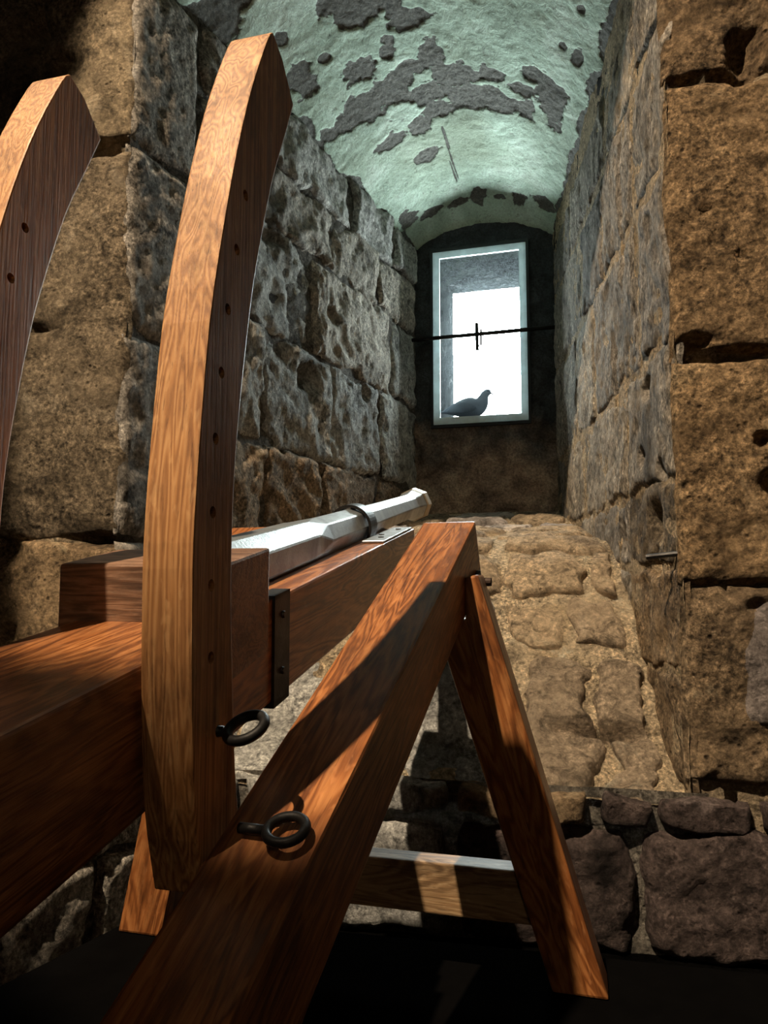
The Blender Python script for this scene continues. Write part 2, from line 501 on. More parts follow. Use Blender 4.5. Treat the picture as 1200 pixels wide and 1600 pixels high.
def wall_mesh(name, mp, u0, u1, v0, v1, res, amp, seed, core=None, base=-0.02, edge_mat=None, freq=5.0):
    nx = max(3, int((u1 - u0) / res)); ny = max(3, int((v1 - v0) / res))
    u, v = np.meshgrid(np.linspace(u0, u1, nx), np.linspace(v0, v1, ny), indexing='ij')
    h = base + amp * fbm(u, v, freq, 5, seed) + amp * 0.5 * ridged(u, v, freq * 2, 3, seed + 2) + pit_depth(mp, u, v)
    vs = mp(u, v, h).reshape(-1, 3)
    fs = grid_faces(nx, ny).tolist()
    if core is not None:
        n0 = len(vs); ks = len(core)
        zl, zh = core_z
        vs = np.concatenate([vs, np.array([[*p, zl] for p in core] + [[*p, zh] for p in core])])
        fs.append([n0 + i for i in range(ks)]); fs.append([n0 + ks + i for i in range(ks)][::-1])
        for i in range(ks):
            j = (i + 1) % ks
            fs.append([n0 + i, n0 + j, n0 + ks + j, n0 + ks + i])
    return mesh_np(name, vs, fs)
core_z = (-0.2, 9.4)

def stone(parent, mp, uc, vc, du, dv, mat, proud=0.02, amp=0.010, res=0.016, seed=0.0, rnd=0.22, rough=0.0, tilt=(0, 0), name='stone', warp=0.018, freq=7.0):
    nx = max(7, int(du / res)); ny = max(7, int(dv / res))
    t = lambda n: np.sin(np.linspace(-1, 1, n) * math.pi / 2 * 0.86) / math.sin(math.pi / 2 * 0.86)
    p, q = np.meshgrid(t(nx), t(ny), indexing='ij')
    u = uc + du / 2 * p * np.sqrt(1 - rnd * q * q)
    v = vc + dv / 2 * q * np.sqrt(1 - rnd * p * p)
    wu = fbm(u, v, 4.5, 4, seed + 11); wv = fbm(u, v, 4.5, 4, seed + 23)
    m = np.maximum(np.abs(p), np.abs(q))
    u = u + warp * wu * (0.5 + m); v = v + warp * wv * (0.5 + m)
    h = proud * (1 - m ** 12) - 0.022 * m ** 26
    h = h + amp * fbm(u, v, freq, 5, seed) + rough * (ridged(u, v, freq * 1.1, 5, seed + 3) - 0.3)
    h = h + tilt[0] * p * du / 2 + tilt[1] * q * dv / 2 + pit_depth(mp, u, v)
    me = mesh_np(name, mp(u, v, h).reshape(-1, 3), grid_faces(nx, ny))
    return add_obj(name, me, mat, parent)

def courses(vs, u0, u1, wmin, wmax, seed, gap=0.006, first=None):
    """random widths course by course -> (uc, vc, du, dv)"""
    rg = random.Random(seed)
    out = []
    for i in range(len(vs) - 1):
        u = u0
        while u < u1 - 0.02:
            wd = rg.uniform(wmin, wmax)
            if u == u0: wd *= rg.uniform(0.55, 1.0)
            if u + wd > u1 - wmin * 0.45: wd = u1 - u
            out.append((u + wd / 2, (vs[i] + vs[i + 1]) / 2 , wd - gap, vs[i + 1] - vs[i] - gap))
            u += wd
    return out

def structure(name, me, mat):
    o = add_obj(name, me, mat)
    o['kind'] = 'structure'
    WORLD[o.name] = Matrix.Identity(4)
    return o

rg = random.Random(4)
# ---- left pier (hall side)
mpA = Plane(ML, ML - UM * 3, NM)
mpA.pits = [(0.50, 1.20, 0.11, 0.05, 0.07), (0.20, 2.70, 0.16, 0.03, 0.06), (0.05, 1.235, 0.12, 0.022, 0.05),
            (0.42, 0.92, 0.03, 0.03, 0.05), (0.35, 2.02, 0.07, 0.02, 0.03), (0.28, 3.05, 0.06, 0.05, 0.04), (0.42, 3.2, 0.10, 0.05, 0.05)]
far = ML - UM * 4
A = structure('wall_front_left', wall_mesh('wall_front_left', mpA, 0, 2.0, 0, 5.6, 0.03, 0.012, 1.0,
    core=[(ML - NM * 0.09)[:2], (far - NM * 0.09)[:2], (far - NM * 3.2)[:2], (BL - UM * 0.12 + NM * -0.6)[:2], (BL - UM * 0.12)[:2], (ML + (BL - ML) * 0.02 - UM * 0.12)[:2]]), M['mortar'])
for (uc, vc, du, dv) in courses([0.0, 0.40, 0.80, 1.24, 2.72, 3.36, 4.2, 4.9, 5.6], -0.014, 1.3, 0.55, 0.8, 12):
    stone(A, mpA, uc, vc, du, dv, M['beige'] if vc > 1.2 else M['warm'], proud=0.012, amp=0.012, res=0.014 if vc > 0.7 else 0.02, seed=uc + vc, rnd=0.03, rough=0.010, warp=0.012)
# ---- left side of the embrasure
mpB = Plane(ML, BL, (1, -0.5, 0))
mpB.pits = [(0.50, 2.45, 0.10, 0.06, 0.05), (1.25, 2.15, 0.09, 0.07, 0.06), (1.5, 2.55, 0.06, 0.05, 0.06), (0.9, 2.75, 0.12, 0.04, 0.05), (1.9, 2.2, 0.05, 0.05, 0.04)]
B = structure('wall_left', wall_mesh('wall_left', mpB, -0.0, mpB.L + 0.03, 0, 3.62, 0.022, 0.022, 2.0, base=-0.012), M['mortar_grey'])
for (uc, vc, du, dv) in courses([0.0, 0.42, 0.80, 1.24, 2.0, 2.72, 3.45], -0.012, 0.36, 0.36, 0.372, 3):
    stone(B, mpB, uc, vc, du, dv, M['rough'], proud=0.012, amp=0.012, res=0.014, seed=vc, rnd=0.04, rough=0.012, warp=0.012)
for (uc, vc, du, dv) in courses([0.3, 0.85, 1.30, 1.72, 2.28, 2.80, 3.14, 3.46], 0.37, mpB.L, 0.5, 1.05, 21, gap=0.002):
    stone(B, mpB, uc, vc, du, dv, (M['brownrough'] if vc < 1.75 else M['rough'] if rg.random() < 0.4 else M['grey']), proud=0.004 + 0.016 * rg.random(), amp=0.026, res=0.0115, seed=uc * 3 + vc, rnd=0.02, rough=0.022, warp=0.05, freq=5.0,
          tilt=(rg.uniform(-.05, .05), rg.uniform(-.05, .05)))
# ---- right side of the embrasure
mpD = Plane(MR, BR, (-1, 0, 0))
mpD.pits = [(0.33, 1.78, 0.05, 0.04, 0.05), (0.27, 1.30, 0.06, 0.06, 0.06), (0.16, 1.46, 0.03, 0.03, 0.03), (0.42, 1.55, 0.03, 0.03, 0.04), (0.62, 2.6, 0.02, 0.3, 0.03),
            (0.8, 1.95, 0.03, 0.2, 0.03), (0.3, 1.15, 0.05, 0.04, 0.06), (0.75, 1.25, 0.04, 0.06, 0.04)]
D = structure('wall_right', wall_mesh('wall_right', mpD, 0, mpD.L + 0.03, 0, 3.62, 0.022, 0.014, 3.0, base=-0.004), M['mortar'])
for (uc, vc, du, dv) in courses([0.45, 0.80, 1.15, 1.42, 1.86, 2.45, 2.95, 3.29, 3.47], 0.004, mpD.L, 0.5, 1.0, 35):
    mt = M['soot_and_gap_shade'] if vc > 3.29 else M['streak'] if vc > 1.4 or uc > 0.9 else (M['warm'] if rg.random() < 0.5 else M['beige'])  # top course carries the painted gap shade
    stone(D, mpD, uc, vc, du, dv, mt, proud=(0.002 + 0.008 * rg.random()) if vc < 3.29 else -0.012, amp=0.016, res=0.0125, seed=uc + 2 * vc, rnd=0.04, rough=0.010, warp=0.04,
          tilt=(rg.uniform(-.015, .015), rg.uniform(-.015, .015)))
# ---- right pier (hall side)
mpE = Plane(MR, MR + UM * 3, NM)
mpE.pits = [(0.14, 1.79, 0.13, 0.018, 0.06), (0.06, 1.83, 0.05, 0.03, 0.04), (0.245, 1.52, 0.022, 0.022, 0.06), (0.265, 1.38, 0.035, 0.04, 0.06), (0.24, 2.78, 0.05, 0.09, 0.09),
            (0.14, 2.70, 0.12, 0.014, 0.05), (0.2, 1.02, 0.03, 0.02, 0.03), (0.1, 2.25, 0.02, 0.02, 0.02), (0.2, 2.1, 0.02, 0.02, 0.02)]
farr = MR + UM * 4
E_ = structure('wall_front_right', wall_mesh('wall_front_right', mpE, 0, 2.0, 0, 5.6, 0.03, 0.012, 4.0,
    core=[(MR - NM * 0.09)[:2], (farr - NM * 0.09)[:2], (farr - NM * 3.4)[:2], (BR + UM * 0.12 - NM * 0.6)[:2], (BR + UM * 0.12)[:2], (MR + UM * 0.12)[:2]]), M['mortar'])
for (uc, vc, du, dv) in courses([0.50, 1.08, 1.78, 2.69, 3.5, 4.3, 5.0, 5.6], -0.014, 1.0, 0.5, 0.75, 8, gap=0.003):
    stone(E_, mpE, uc, vc, du, dv, M['gold'] if vc > 1.3 else M['warm'], proud=0.012, amp=0.014, res=0.0115, seed=uc + vc, rnd=0.012, rough=0.018, warp=0.010)
for (uc, vc, du, dv) in courses([0.0, 0.34, 0.50], 0.30, 1.2, 0.7, 1.0, 9, gap=0.004):
    stone(E_, mpE, uc, vc, du, dv, M['purple'], proud=0.025, amp=0.035, res=0.014, seed=uc + vc, rnd=0.05, rough=0.016)
stone(E_, mpE, 0.34, 0.86, 0.36, 0.40, M['pale'], proud=0.026, amp=0.012, res=0.012, seed=3.3, rnd=0.25, rough=0.006, warp=0.05)

# ---- back wall with its window opening
mpC = Plane(BL, BR, (0, -1, 0))
WL = mpC.L                                            # 0.951
def cu(u): return u + WL / 2                          # offsets measured from the middle of the wall
W0, W1, WB, WT = cu(-0.340), cu(0.286), 2.198, 3.372   # opening through the wall
def back_wall():
    res = 0.012
    nx = int((WL + 0.1) / res); ny = int(2.5 / res)
    us = np.linspace(-0.05, WL + 0.05, nx); vz = np.linspace(1.35, 3.85, ny)
    u, v = np.meshgrid(us, vz, indexing='ij')
    flat = np.clip(np.minimum.reduce([u - (W0 - 0.07), W1 + 0.07 - u, v - (WB - 0.10), WT + 0.08 - v]) / 0.05 + 1, 0, 1)
    h = (0.028 * fbm(u, v, 6, 5, 6.0) + 0.02 * ridged(u, v, 8, 4, 8.0) - 0.012) * (1 - flat) * np.clip((v - 1.60) / 0.25, 0.08, 1)
    vs = mpC(u, v, h).reshape(-1, 3)
    uu, vv = (us[:-1] + us[1:]) / 2, (vz[:-1] + vz[1:]) / 2
    U2, V2 = np.meshgrid(uu, vv, indexing='ij')
    keep = ~((U2 > W0) & (U2 < W1) & (V2 > WB) & (V2 < WT)).ravel()
    fs = grid_faces(nx, ny)[keep].tolist()
    return mesh_np('wall_back', vs, fs)
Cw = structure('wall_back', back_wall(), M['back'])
# masonry around the opening, half a metre thick: its inner faces are the outer reveal
def block_bm(u0, u1, z0, z1, d0, d1, bm):
    pts = [mpC(np.array(u), np.array(z), np.array(-d)) for d in (d0, d1) for (u, z) in ((u0, z0), (u1, z0), (u1, z1), (u0, z1))]
    vv = [bm.verts.new(p) for p in pts]
    for f in ((0, 1, 2, 3), (7, 6, 5, 4), (0, 4, 5, 1), (1, 5, 6, 2), (2, 6, 7, 3), (3, 7, 4, 0)):
        bm.faces.new([vv[i] for i in f])
T0, T1 = 0.035, 0.74
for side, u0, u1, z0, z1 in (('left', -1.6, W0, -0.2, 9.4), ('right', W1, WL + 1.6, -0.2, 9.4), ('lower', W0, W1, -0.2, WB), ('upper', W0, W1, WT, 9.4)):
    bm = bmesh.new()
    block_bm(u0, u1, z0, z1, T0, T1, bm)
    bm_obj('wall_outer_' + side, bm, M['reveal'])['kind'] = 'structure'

# ---- vault
def vault_pt(s, q, drop=0.0):
    """s 0 (mouth) .. 1 (back); q -1 (left springing) .. 1 (right)"""
    L = ML + np.multiply.outer(s, BL - ML); Rr = MR + np.multiply.outer(s, BR - MR)
    P = L + (Rr - L) * ((q + 1) / 2)[..., None]
    wd = np.linalg.norm(Rr - L, axis=-1)
    rise = 0.235 * wd
    lip = np.clip((s - 0.915) / 0.085, 0, 1)
    z = ZS + rise * (1 - q * q) ** 0.80 * (1 - 0.30 * lip ** 1.3) - 0.02 * lip
    P[..., 2] = z
    return P

FLAKES = []  # filled below: (s, q, rs, rq)
FLAKES_DATA = """
0.2625 -0.5099 0.0208 0.0974
0.3000 -0.4104 0.0275 0.1216
0.3188 -0.1990 0.0376 0.0735
0.3563 -0.1492 0.0188 0.1363
0.3813 -0.3109 0.0134 0.0445
0.4062 -0.3482 0.0174 0.0461
0.3500 -0.6841 0.0107 0.0308
0.4188 -0.5473 0.0261 0.1139
0.4375 -0.0871 0.0313 0.1033
0.4688 -0.1990 0.0257 0.1084
0.5062 0.0249 0.0338 0.1929
0.5062 0.2985 0.0167 0.1486
0.4938 0.6219 0.0224 0.0942
0.5062 -0.5597 0.0418 0.3176
0.5438 -0.2114 0.0283 0.1843
0.5687 0.1866 0.0362 0.2441
0.5875 0.4353 0.0269 0.2065
0.5125 0.7338 0.0352 0.1048
0.5687 0.7836 0.0426 0.0919
0.6000 -0.1492 0.0300 0.1159
0.6250 -0.3358 0.0250 0.0909
0.6250 -0.5846 0.0218 0.1353
0.7250 -0.3980 0.0232 0.1383
0.3875 0.8706 0.0205 0.0355
0.3813 0.7836 0.0115 0.0278
0.2812 0.8458 0.0101 0.0206
0.3563 -0.8458 0.0348 0.0803
0.1500 -0.9328 0.0379 0.1035
0.5312 0.5348 0.0175 0.0999
0.8938 -0.8582 0.0287 0.1120
0.9250 -0.5721 0.0114 0.1680
0.9313 -0.2736 0.0100 0.1400
0.9188 0.0124 0.0266 0.0980
0.9250 0.5224 0.0190 0.0980
0.9000 0.8333 0.0222 0.1260
0.9313 0.2736 0.0078 0.0840
0.2812 -0.4602 0.0121 0.0596
0.3000 -0.2861 0.0119 0.0562
0.2625 -0.7960 0.0132 0.0317
0.6875 -0.1617 0.0546 0.0104
0.7688 -0.1741 0.0598 0.0084
0.8250 -0.1990 0.0446 0.0084
"""
FLAKES = [tuple(float(x) for x in l.split()) for l in FLAKES_DATA.strip().splitlines() if l and not l.startswith('@')]
def vault():
    ns, nq = 330, 300
    s, q = np.meshgrid(np.linspace(-0.004, 1.01, ns), np.linspace(-1.0, 1.0, nq), indexing='ij')
    L = s * 2.7; wdt = q * (0.93 - 0.45 * s)
    flake = np.zeros_like(s)
    for (fs, fq, rs, rq) in FLAKES:
        d = np.sqrt(((s - fs) / rs) ** 2 + ((q - fq) / rq) ** 2)
        flake = np.maximum(flake, np.clip(1.24 - 0.70 * d, 0, 1))
    nz = fbm(L, wdt, 9, 5, 4.0)
    flake = np.clip(flake + (0.85 * nz + 0.18 * fbm(L, wdt, 30, 3, 8.0)) * (flake > 0.02), 0, 1)
    # stray small losses, and the ragged edge at both springings
    nz2 = fbm(L, wdt, 5.5, 4, 14.0)
    edge = np.clip((np.abs(q) - 0.955 + 0.09 * fbm(L, wdt, 5, 5, 9.0)) / 0.02, 0, 1)
    flake = np.maximum(flake, np.clip((nz2 - 0.43) / 0.1, 0, 1) * (s < 0.55))
    flake = np.maximum(flake, edge * 0.9)
    P = vault_pt(s, q)
    und = 0.020 * fbm(L, wdt, 2.6, 4, 1.0) + 0.006 * ridged(L, wdt, 11, 4, 2.0)
    step = np.clip((flake - 0.42) / 0.16, 0, 1)
    und = und + 0.008 * step + 0.004 * step * fbm(L, wdt, 40, 3, 6.0)
    ctr = P.copy(); ctr[..., 2] = ZS - 0.3
    mid = (ML + np.multiply.outer(s, BL - ML) + MR + np.multiply.outer(s, BR - MR)) / 2
    mid[..., 2] = ZS - 0.35
    n = P - mid; n /= np.linalg.norm(n, axis=-1)[..., None]
    P = P + n * und[..., None]
    return mesh_np('ceiling', P.reshape(-1, 3), grid_faces(ns, nq), attr=flake.ravel())
ceil = structure('ceiling', vault(), M['plaster'])
bm = bmesh.new()
for z0, z1 in ((3.95, 9.4),):
    pts = [ML - UM * 0.4 - NM * 0.03, MR + UM * 0.4 - NM * 0.03, BR + UM * 0.6 - NM * 0.3, BL - UM * 0.6 - NM * 0.3]
    a = [bm.verts.new((p[0], p[1], z0)) for p in pts]; b_ = [bm.verts.new((p[0], p[1], z1)) for p in pts]
    bm.faces.new(a); bm.faces.new(b_[::-1])
    for i in range(4):
        bm.faces.new((a[i], a[(i + 1) % 4], b_[(i + 1) % 4], b_[i]))
lin = bm_obj('wall_above', bm, M['mortar']); lin['kind'] = 'structure'

# ---- sloping sill: gentle shelf under the window, then a steep rubble slope down to a ledge
PROF = np.array([(0.0, 1.55), (0.65, 1.39), (1.50, 1.27), (1.72, 1.16), (2.05, 0.84), (2.36, 0.52), (2.47, 0.455), (2.545, 0.44)])
arc = np.concatenate([[0], np.cumsum(np.hypot(np.diff(PROF[:, 0]), np.diff(PROF[:, 1])))])
SW = 1.5
class Sill:
    pits = []
    def __call__(s, u, v, h):
        d = np.interp(v, arc, PROF[:, 0]) / 2.545
        z = np.interp(v, arc, PROF[:, 1])
        e = 0.02
        dz = np.interp(v + e, arc, PROF[:, 1]) - np.interp(v - e, arc, PROF[:, 1])
        dd = np.interp(v + e, arc, PROF[:, 0]) - np.interp(v - e, arc, PROF[:, 0])
        nn = np.hypot(dz, dd) + 1e-9
        L = BL + np.multiply.outer(d, ML - BL); Rr = BR + np.multiply.outer(d, MR - BR)
        P = L + (Rr - L) * (u / SW)[..., None]
        fwd = np.array([-0.267, -0.9636, 0])
        P = P + np.multiply.outer(h * (-dz / nn), fwd)
        P[..., 2] = z + h * dd / nn
        return P
mpF = Sill()
AL = arc[-1]
mpF.pits = [(1.33, arc[5] - 0.09, 0.13, 0.026, 0.09), (1.20, arc[4] - 0.05, 0.05, 0.02, 0.03)]
F_ = structure('sill', wall_mesh('sill', mpF, -0.06, SW + 0.06, -0.03, AL, 0.018, 0.022, 5.0, base=-0.012), M['mortar'])
lay = courses([0.07, 0.30, 0.58, 0.86, 1.14, 1.40], 0.02, SW - 0.02, 0.34, 0.62, 17, gap=0.03)
lay += courses([1.42, 1.68, 1.98, 2.24], 0.02, SW - 0.02, 0.22, 0.46, 52, gap=0.04)
lay += courses([2.26, AL], 0.02, SW - 0.02, 0.16, 0.32, 53, gap=0.018)
for (uc, vc, du, dv) in lay:
    greyish = vc > 2.05 and uc < 0.98
    mt = M['grey'] if greyish else (M['flag'] if vc < 0.9 and rg.random() < 0.7 else M['rubble'])
    stone(F_, mpF, uc, vc, du, dv, mt, proud=(0.012 + 0.02 * rg.random()) if vc > 0.3 else 0.008, amp=0.020 if vc > 0.3 else 0.008, res=0.014, seed=uc * 2 + vc, rnd=0.22, rough=0.012 if vc > 0.3 else 0.004, warp=0.06,
          tilt=(rg.uniform(-.06, .06), rg.uniform(-.08, .08)) if vc > 0.3 else (0, 0))
# ---- breast wall under the sill
mpG = Plane(ML + NM * 0.005, MR + NM * 0.005, NM)
mpG.pits = [(1.25, 0.17, 0.012, 0.012, 0.03), (1.50, 0.33, 0.12, 0.02, 0.04)]
G_ = structure('wall_breast', wall_mesh('wall_breast', mpG, -0.05, mpG.L + 0.05, 0, 0.47, 0.02, 0.02, 6.0, base=-0.02), M['mortar_grey'])
for (uc, vc, du, dv) in courses([0.0, 0.36], 0.0, mpG.L + 0.30, 0.45, 0.75, 61, gap=0.003) + courses([0.355, 0.465], 0.0, mpG.L + 0.30, 0.15, 0.30, 62, gap=0.02):
    greyish = uc < 1.20
    mt = M['grey'] if greyish else ( (M['purple'] if vc < 0.3 or uc > 1.6 else M['warm']))
    stone(G_, mpG, uc, vc, du, dv, mt, proud=0.02 + 0.015 * rg.random(), amp=0.02, res=0.013, seed=uc * 2 + vc, rnd=0.2, rough=0.014, warp=0.03)
# ---- added low stone ledge along the left: lit grey where the floor stays dark
LA = np.array([-0.70, 2.56, 0]); LB = np.array([-1.22, 1.73, 0])
mpH = Plane(LA, LB, (1, 0, 0))
H_ = structure('wall_added_ledge', wall_mesh('wall_added_ledge', mpH, 0, mpH.L + 0.5, 0, 0.50, 0.025, 0.015, 7.0), M['mortar_grey'])
bm = bmesh.new()
pl = [LA, LB + (LB - LA) * 0.5, LB + (LB - LA) * 0.5 - UM * 1.6, LA - UM * 1.6]
a = [bm.verts.new((p[0] - 0.03, p[1] + 0.02, 0.0)) for p in pl]; b_ = [bm.verts.new((p[0] - 0.01, p[1] + 0.01, 0.50)) for p in pl]
bm.faces.new(a); bm.faces.new(b_[::-1])
for i in range(4):
    bm.faces.new((a[i], a[(i + 1) % 4], b_[(i + 1) % 4], b_[i]))
top = bm_obj('added_ledge_top', bm, M['grey'], H_)
for (uc, vc, du, dv) in courses([0.0, 0.26, 0.50], 0.0, mpH.L + 0.5, 0.3, 0.55, 71):
    stone(H_, mpH, uc, vc, du, dv, M['rough'], proud=0.015, amp=0.018, res=0.014, seed=uc + vc, rnd=0.12, rough=0.012, warp=0.03)

# ---- the hall: floor, far walls, ceiling (behind the camera)
def slab(name, x0, x1, y0, y1, z0, z1, mat):
    bm = bmesh.new()
    bmesh.ops.create_cube(bm, size=1)
    for vtx in bm.verts:
        vtx.co = V((x0 + (vtx.co.x + .5) * (x1 - x0), y0 + (vtx.co.y + .5) * (y1 - y0), z0 + (vtx.co.z + .5) * (z1 - z0)))
    o = bm_obj(name, bm, mat)
    o['kind'] = 'structure'
    return o
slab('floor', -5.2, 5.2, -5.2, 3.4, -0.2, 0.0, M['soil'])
slab('wall_rear', -5.2, 5.2, -5.4, -5.2, 0, 9.4, M['mortar_grey'])
slab('wall_side_left', -5.4, -5.0, -5.2, 4.6, 0, 9.4, M['mortar_grey'])
slab('wall_side_right', 5.0, 5.4, -5.2, 4.6, 0, 9.4, M['mortar_grey'])
slab('ceiling_hall', -5.4, 5.4, -5.4, 4.6, 9.2, 9.6, M['mortar_grey'])

# ------------------------------------------------------------------ window
def wpt(u, z, d): return mpC(np.array(cu(u)), np.array(z), np.array(d))
def frame_bm(u0, u1, z0, z1, t, d0, d1):
    bm = bmesh.new()
    rings = []
    for (a, b, c, d_, dep) in ((u0, u1, z0, z1, d0), (u0, u1, z0, z1, d1), (u0 + t, u1 - t, z0 + t, z1 - t, d1), (u0 + t, u1 - t, z0 + t, z1 - t, d0)):
        rings.append([bm.verts.new(wpt(x, z, dep)) for (x, z) in ((a, c), (b, c), (b, d_), (a, d_))])
    for k in range(4):
        for i in range(4):
            bm.faces.new((rings[k][i], rings[k][(i + 1) % 4], rings[(k + 1) % 4][(i + 1) % 4], rings[(k + 1) % 4][i]))
    return bm
win = bpy.data.objects.new('window_1', None); COL.objects.link(win)
win.location = tuple(wpt(-0.02, 2.15, 0)); win['kind'] = 'structure'
WORLD['window_1'] = Matrix.Translation(win.location)
bm = frame_bm(-0.348, 0.294, 2.155, 3.380, 0.047, 0.002, 0.018); bevel(bm, 0.006); bm_obj('frame', bm, M['frame'], win)
bm = frame_bm(-0.366, 0.312, 2.130, 3.400, 0.017, 0.0, 0.026); bevel(bm, 0.003); o = bm_obj('seal', bm, M['black'], win); o['label'] = 'black rubber seal around the white frame'
bm = prism_bm([wpt(-0.303, 2.20, 0.003), wpt(0.249, 2.20, 0.003), wpt(0.249, 3.335, 0.003), wpt(-0.303, 3.335, 0.003)], mpC.N * 0.006)
bm_obj('pane', bm, M['glass'], win)
# portal so that Cycles finds the opening
pd = bpy.data.lights.new('window_portal', 'AREA'); pd.shape = 'RECTANGLE'; pd.size = W1 - W0; pd.size_y = WT - WB
pd.cycles.is_portal = True
po = bpy.data.objects.new('window_portal', pd); COL.objects.link(po)
po.location = tuple(mpC(np.array((W0 + W1) / 2), np.array((WB + WT) / 2), np.array(-T1 - 0.01)))
po.rotation_euler = V(tuple(mpC.N)).to_track_quat('-Z', 'Y').to_euler()

# iron bar across it
bar = empty('window_bar', wpt(-0.01, 2.742, 0.09), 'thin black iron bar spanning the recess in front of the bright window', 'bar')
bm = rod_bm(wpt(-0.49, 2.740, 0.09), wpt(0.49, 2.744, 0.09), 0.0135, 10); bm_obj('rod', bm, M['iron'], bar, True)
bm = bmesh.new()
rod_bm(wpt(-0.030, 2.625, 0.102), wpt(-0.032, 2.815, 0.102), 0.012, 8, bm)
rod_bm(wpt(-0.008, 2.665, 0.080), wpt(-0.006, 2.775, 0.080), 0.007, 8, bm)
bm_obj('clip', bm, M['iron'], bar)

# ------------------------------------------------------------------ pigeon outside on the sill
pg = empty('pigeon', wpt(-0.07, WB, -0.14), 'dark grey pigeon resting outside the glass at the foot of the window', 'pigeon')
def pigeon():
    st = [(-0.205, .076, .012, .004), (-0.17, .083, .024, .012), (-0.12, .093, .040, .036), (-0.07, .098, .052, .058), (-0.02, .100, .058, .072), (0.03, .102, .057, .073),
          (0.062, .116, .047, .060), (0.076, .143, .036, .043), (0.083, .163, .029, .032), (0.091, .181, .028, .029), (0.104, .193, .028, .028), (0.120, .194, .023, .022), (0.130, .190, .012, .012)]
    bm = bmesh.new(); rows = []
    n = 16
    for i, (x, z, rw, rh) in enumerate(st):
        j0, j1 = max(0, i - 1), min(len(st) - 1, i + 1)
        t = V((st[j1][0] - st[j0][0], 0, st[j1][1] - st[j0][1])).normalized()
        up = V((-t.z, 0, t.x))
        rows.append([bm.verts.new(V((x, 0, z)) + V((0, 1, 0)) * rw * math.cos(2 * math.pi * k / n) + up * rh * math.sin(2 * math.pi * k / n)) for k in range(n)])
    for i in range(len(rows) - 1):
        for k in range(n):
            bm.faces.new((rows[i][k], rows[i][(k + 1) % n], rows[i + 1][(k + 1) % n], rows[i + 1][k]))
    bm.faces.new(rows[0]); bm.faces.new(rows[-1][::-1])
    mw = frame_matrix(wpt(-0.112, WB - 0.012, -0.135), V(tuple(mpC.U)), V(tuple(-mpC.N)), V((0, 0, 1))) @ Matrix.Scale(1.08, 4)
    o = bm_obj('body', bm, M['pigeon'], pg, True, mw)
    sub = o.modifiers.new('smooth', 'SUBSURF'); sub.levels = sub.render_levels = 1
    bm = bmesh.new(); rod_bm((0.125, 0, .189), (0.158, 0, .176), 0.007, 8, bm, 0.0012); bm_obj('beak', bm, M['beak'], pg, True, mw)
    for sy in (-1, 1):
        bm = bmesh.new(); bmesh.ops.create_uvsphere(bm, u_segments=14, v_segments=8, radius=1)
        for vt in bm.verts:
            x, y, z = vt.co
            vt.co = V((-0.055 + x * 0.105, sy * (0.046 + y * 0.014) - sy * 0.02 * max(0, -x), 0.094 + z * 0.040 * (1 - 0.45 * max(0, -x)) - 0.016 * max(0, -x)))
        bm_obj('wing', bm, M['wing'], pg, True, mw)
        bm = bmesh.new(); bmesh.ops.create_uvsphere(bm, u_segments=8, v_segments=6, radius=0.0042)
        bmesh.ops.translate(bm, verts=bm.verts, vec=(0.114, sy * 0.0245, 0.197)); bm_obj('eye', bm, M['hole'], pg, True, mw)
        bm = rod_bm((0.01, sy * 0.02, 0.012), (0.012, sy * 0.02, 0.045), 0.004, 6)
        for tx in (-0.012, 0.0, 0.012):
            rod_bm((0.01, sy * 0.02, 0.0145), (0.045, sy * 0.02 + tx, 0.0135), 0.0025, 5, bm)
        bm_obj('leg', bm, M['rust'], pg, False, mw)
pigeon()

# ------------------------------------------------------------------ the gun and its carriage
AZ = R(15)
FW = V((math.sin(AZ), math.cos(AZ), 0)); RT = V((math.cos(AZ), -math.sin(AZ), 0)); UP = V((0, 0, 1))
def Gp(a, b, z): return RT * a + FW * b + UP * z

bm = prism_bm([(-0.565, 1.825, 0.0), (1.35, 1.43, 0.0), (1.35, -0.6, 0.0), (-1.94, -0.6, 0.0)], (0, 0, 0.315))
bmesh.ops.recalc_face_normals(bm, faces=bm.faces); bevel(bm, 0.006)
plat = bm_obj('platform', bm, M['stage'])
tag(plat, 'low black platform under the gun carriage', 'platform')

car = empty('gun_carriage', Gp(-0.574, 1.0, 0.315), 'varnished oak trestle carriage of sloping beams and curved pierced posts carrying the gun', 'gun carriage')

def local_box(name, L, Wd, H, mat, parent, mw, bev=0.005):
    """box with length on +X, width on +Y, height on +Z from the local origin"""
    bm = bmesh.new()
    bmesh.ops.create_cube(bm, size=1)
    for vt in bm.verts:
        vt.co = V(((vt.co.x + .5) * L, (vt.co.y + .5) * Wd, (vt.co.z + .5) * H))
    bevel(bm, bev)
    return bm_obj(name, bm, mat, parent, False, mw)

baz, bel = R(19.2865), R(26.5815)
BD = V((math.sin(baz) * math.cos(bel), math.cos(baz) * math.cos(bel), math.sin(bel)))
BRT = V((math.cos(baz), -math.sin(baz), 0)); BN = BRT.cross(BD)
BE = V((0.0893, 1.6615, 1.2286)); BW, BH = 0.12, 0.1373
for off in (0.0, -(0.375 + BW)):
    o0 = BE + BRT * off - BD * 1.74 - BN * BH + BRT * BW
    mw = frame_matrix(o0, BD, -BRT, BN)
    local_box('trail_beam', 1.74, BW, BH, M['wood'], car, mw, 0.006)

